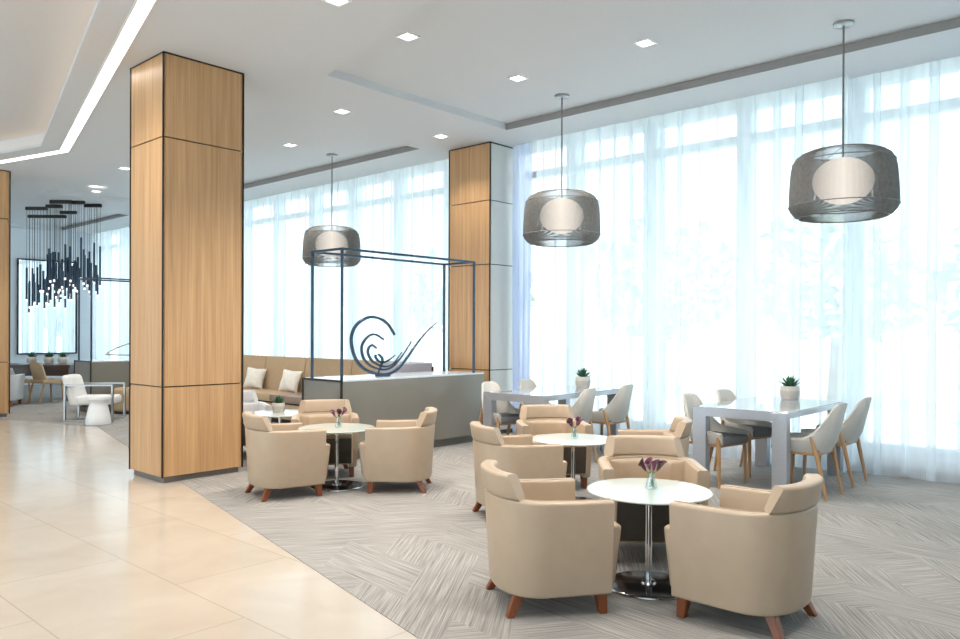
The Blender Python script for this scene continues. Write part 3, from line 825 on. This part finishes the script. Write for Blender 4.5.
def tan_chair(label, loc, rz, first=[None]):
    if first[0]: return dup(first[0], (*loc, 0), rz, label)
    r = thing('tan_dining_chair', label, 'chair', (*loc, 0), rz, 'tan chairs at the dark table'); first[0] = r
    bm = bmesh.new(); rings = []
    for i in range(9):
        f = i / 8; z = .42 + .40 * f; y = -.17 - .09 * f; w = .225 * (1 - .12 * f * f); c = .05 * (1 - f * .5)
        ring = []
        for k in range(13):
            u = 2 * k / 12 - 1; ring.append((w * u, y + c * u * u, z + (-.05 * u * u if i == 8 else 0)))
        for k in range(12, -1, -1):
            u = 2 * k / 12 - 1; ring.append((w * u * .93, y + .035 + c * u * u, z + (-.05 * u * u if i == 8 else 0)))
        rings.append(ring)
    loft(bm, rings); obj('backrest', bm, 'tanfab', r, True, 60)
    obj('seat', bx((0, .03, .43), (.45, .44, .08), .025, 3), 'tanfab', r)
    for sx in (-1, 1):
        for y1, y0 in ((.2, .22), (-.15, -.25)):
            bm = bmesh.new(); tube(bm, [(sx * .19, y1, .42), (sx * .205, y0, 0)], [.02, .013], 10); obj('leg', bm, 'oakleg', r)
    return r
tan_chair('tan upholstered chair at the far dark table, right one beside the white armchair', (-16.52, 5.46), A(102))
tan_chair('tan upholstered chair at the far dark table, left one beside the far pillar', (-17.0, 5.02), A(102))
def flat_chair():
    r = thing('steel_frame_armchair', 'white armchair with flat chrome loop frame behind the white drum table', 'armchair', (-12.98, 5.02, 0), A(47))
    for sx in (-1, 1):
        bm = bmesh.new(); t, w = .026, .045
        for c, s in (((sx * .255, 0, .567), (w, .74, t)), ((sx * .255, 0, .006), (w, .74, t)), ((sx * .255, .364, .287), (w, t, .55)), ((sx * .255, -.364, .287), (w, t, .55))): box(bm, c, s, .002, 1)
        obj('loop_frame', bm, 'nickel', r, False)
    obj('cross_bar', bx((0, .05, .235), (.50, .04, .02), .003, 1), 'chrome', r, False)
    bm = bmesh.new(); box(bm, (0, .06, .32), (.45, .56, .14), .055, 4); obj('seat_cushion', bm, 'whitefab', r, True, 60)
    bm = bmesh.new(); box(bm, (0, -.26, .475), (.45, .16, .50), .07, 4)
    for v in bm.verts: v.co.y -= (v.co.z - .3) * .28
    obj('back_cushion', bm, 'whitefab', r, True, 60)
flat_chair()
bm = bmesh.new(); lathe(bm, [(0, 0), (.18, 0), (.185, .01), (.17, .12), (.14, .26), (.12, .31), (.13, .345), (.18, .385), (.185, .415), (.178, .43), (0, .43)], 40)
tag(obj('drum_side_table', bm, 'white', None, True, 40, (-12.30, 4.80, 0)), 'small white waisted drum side table in front of the steel armchair', 'side table')
def pouf():
    r = thing('round_pouf', 'round tan pouf half hidden behind the front pillar', 'pouf', (-13.56, 5.85, 0))
    bm = bmesh.new(); lathe(bm, [(0, .05), (.29, .05), (.325, .09), (.33, .36), (.305, .42), (.24, .44), (0, .445)], 40); obj('cushion_body', bm, 'tanfab', r)
    bm = bmesh.new(); lathe(bm, [(0, 0), (.28, 0), (.28, .055), (0, .055)], 32); obj('plinth', bm, 'dark', r)
pouf()
# rod chandelier
def chandelier():
    cx, cy = -17.62, 6.14
    r = thing('rod_chandelier', 'black rod chandelier hanging from bars at the far left', 'chandelier', (cx, cy, H))
    d = Vector((.74, .672, 0)); q = Vector((-.672, .74, 0))
    bars = [(-.84, -.38, .08), (-1.48, -.61, 1.25), (.15, .60, -.76), (.62, .975, -.32), (.50, .82, -.70), (-.41, -.05, .64), (-.25, .09, -.2)]
    rnd = random.Random(12); slots = []
    for a, b, o in bars:
        m = d * ((a + b) / 2) + q * o
        obj('ceiling_bar', bx((m.x, m.y, -.035), (b - a, .07, .07), .004, 1, math.atan2(.672, .74)), 'dark', r, False)
        n = 8
        for k in range(n): slots.append(d * (a + .02 + (b - a - .04) * k / (n - 1)) + q * (o + rnd.uniform(-.02, .02)))
    meshes = []
    for L in (.42, .55, .68, .82):
        bm = bmesh.new(); tube(bm, [(0, 0, 0), (0, 0, L)], .021, 8); t = obj('rod', bm, 'steelblue', r)
        meshes.append((L, t.data)); bpy.data.objects.remove(t)
    bm = bmesh.new(); tube(bm, [(0, 0, -.045), (0, 0, .0)], .018, 8); t = obj('light_tip', bm, 'tip', r); tip = t.data; bpy.data.objects.remove(t)
    bm = bmesh.new(); tube(bm, [(0, 0, 0), (0, 0, 1)], .004, 5); t = obj('cable', bm, 'dark', r); cab = t.data; bpy.data.objects.remove(t)
    for i, s in enumerate(slots):
        L, me = rnd.choice(meshes); zb = rnd.uniform(-2.1, -1.65) + .06 * s.dot(d) - .06 * s.dot(q)
        o = bpy.data.objects.new('rod', me); C.objects.link(o); o.parent = r; o.location = (s.x, s.y, zb)
        t = bpy.data.objects.new('light_tip', tip); C.objects.link(t); t.parent = o
        c = bpy.data.objects.new('cable', cab); C.objects.link(c); c.parent = o; c.location = (0, 0, L); c.scale = (1, 1, -.06 - zb - L)
chandelier()

# ------------------------------------------------------------------ garden outside the windows
structure('ground_outside', b6(-60, 45, YW + .3, 90, -.4, -.15), 'ground')
bm = bmesh.new(); rows = []
for j in range(14):
    y = 20 + j * 3; rows.append([(-70 + i * 3.5, y, -.3 + min(1, j / 8) * (2.6 + 1.2 * math.sin(i * .35 + j * .2) + .6 * math.sin(i * .9 + 1)) ) for i in range(36)])
loft(bm, rows, closed=False); structure('hill_outside', bm, 'bank', None, True)
def tree(x, y, h, rr, label, seed):
    rnd = random.Random(seed)
    r = thing('garden_tree', label, 'tree', (x, y, -.15), 0, 'trees beyond the windows')
    bm = bmesh.new(); tube(bm, [(0, 0, 0), (.05, .02, h * .35), (-.03, .05, h * .7)], [.16, .12, .05], 8); obj('trunk', bm, 'bark', r)
    bm = bmesh.new()
    for k in range(520):
        while True:
            p = Vector((rnd.uniform(-1, 1), rnd.uniform(-1, 1), rnd.uniform(-1, 1)))
            if p.length < 1 and p.length > .35: break
        p = Vector((p.x * rr, p.y * rr, h * .68 + p.z * h * .36)); s = rnd.uniform(.18, .36)
        u = Vector((rnd.gauss(0, 1), rnd.gauss(0, 1), rnd.gauss(0, 1))).normalized(); w = u.orthogonal().normalized()
        vv = [bm.verts.new(p + a * s * u + b * s * .5 * w) for a, b in ((-1, 0), (0, -1), (1, 0), (0, 1))]; bm.faces.new(vv)
    obj('crown', bm, 'bush', r, False)
for i, (x, y, h, rr) in enumerate(((-1.5, 15.5, 3.6, 1.7), (-5.5, 17.5, 4.2, 2.0), (-10, 18, 4.4, 2.1), (-17, 18, 4.2, 2.2), (2.5, 17, 4.6, 2.0))):
    tree(x, y, h, rr, ['pale garden tree dimly seen through the curtain right of the right dining table', 'pale garden tree dimly seen through the curtain behind the right dining table', 'pale garden tree dimly seen through the curtain by the middle pendant', 'pale garden tree dimly seen through the curtain behind the sofa', 'pale garden tree dimly seen at the right edge through the curtain'][i], i)

# ------------------------------------------------------------------ light
w = bpy.data.worlds.new('sky'); bpy.context.scene.world = w; w.use_nodes = True
bg = w.node_tree.nodes['Background']; bg.inputs['Color'].default_value = (.75, .88, 1, 1); bg.inputs['Strength'].default_value = 2.75
S = bpy.data.lights.new('sun', 'SUN'); S.energy = 6.5; S.angle = math.radians(2); S.color = (1, .96, .9)
so = bpy.data.objects.new('sun', S); C.objects.link(so); so.rotation_euler = (math.radians(28), 0, math.radians(10))   # high, from behind the building
sc = bpy.context.scene
sc.view_settings.view_transform = 'Standard'; sc.view_settings.look = 'None'; sc.view_settings.gamma = 1; sc.view_settings.exposure = 0.3
sc.view_settings.use_curve_mapping = False
sc.cycles.use_denoising = True
sc.cycles.max_bounces = 10; sc.cycles.diffuse_bounces = 6; sc.cycles.glossy_bounces = 5; sc.cycles.transparent_max_bounces = 24
sc.cycles.sample_clamp_indirect = 8
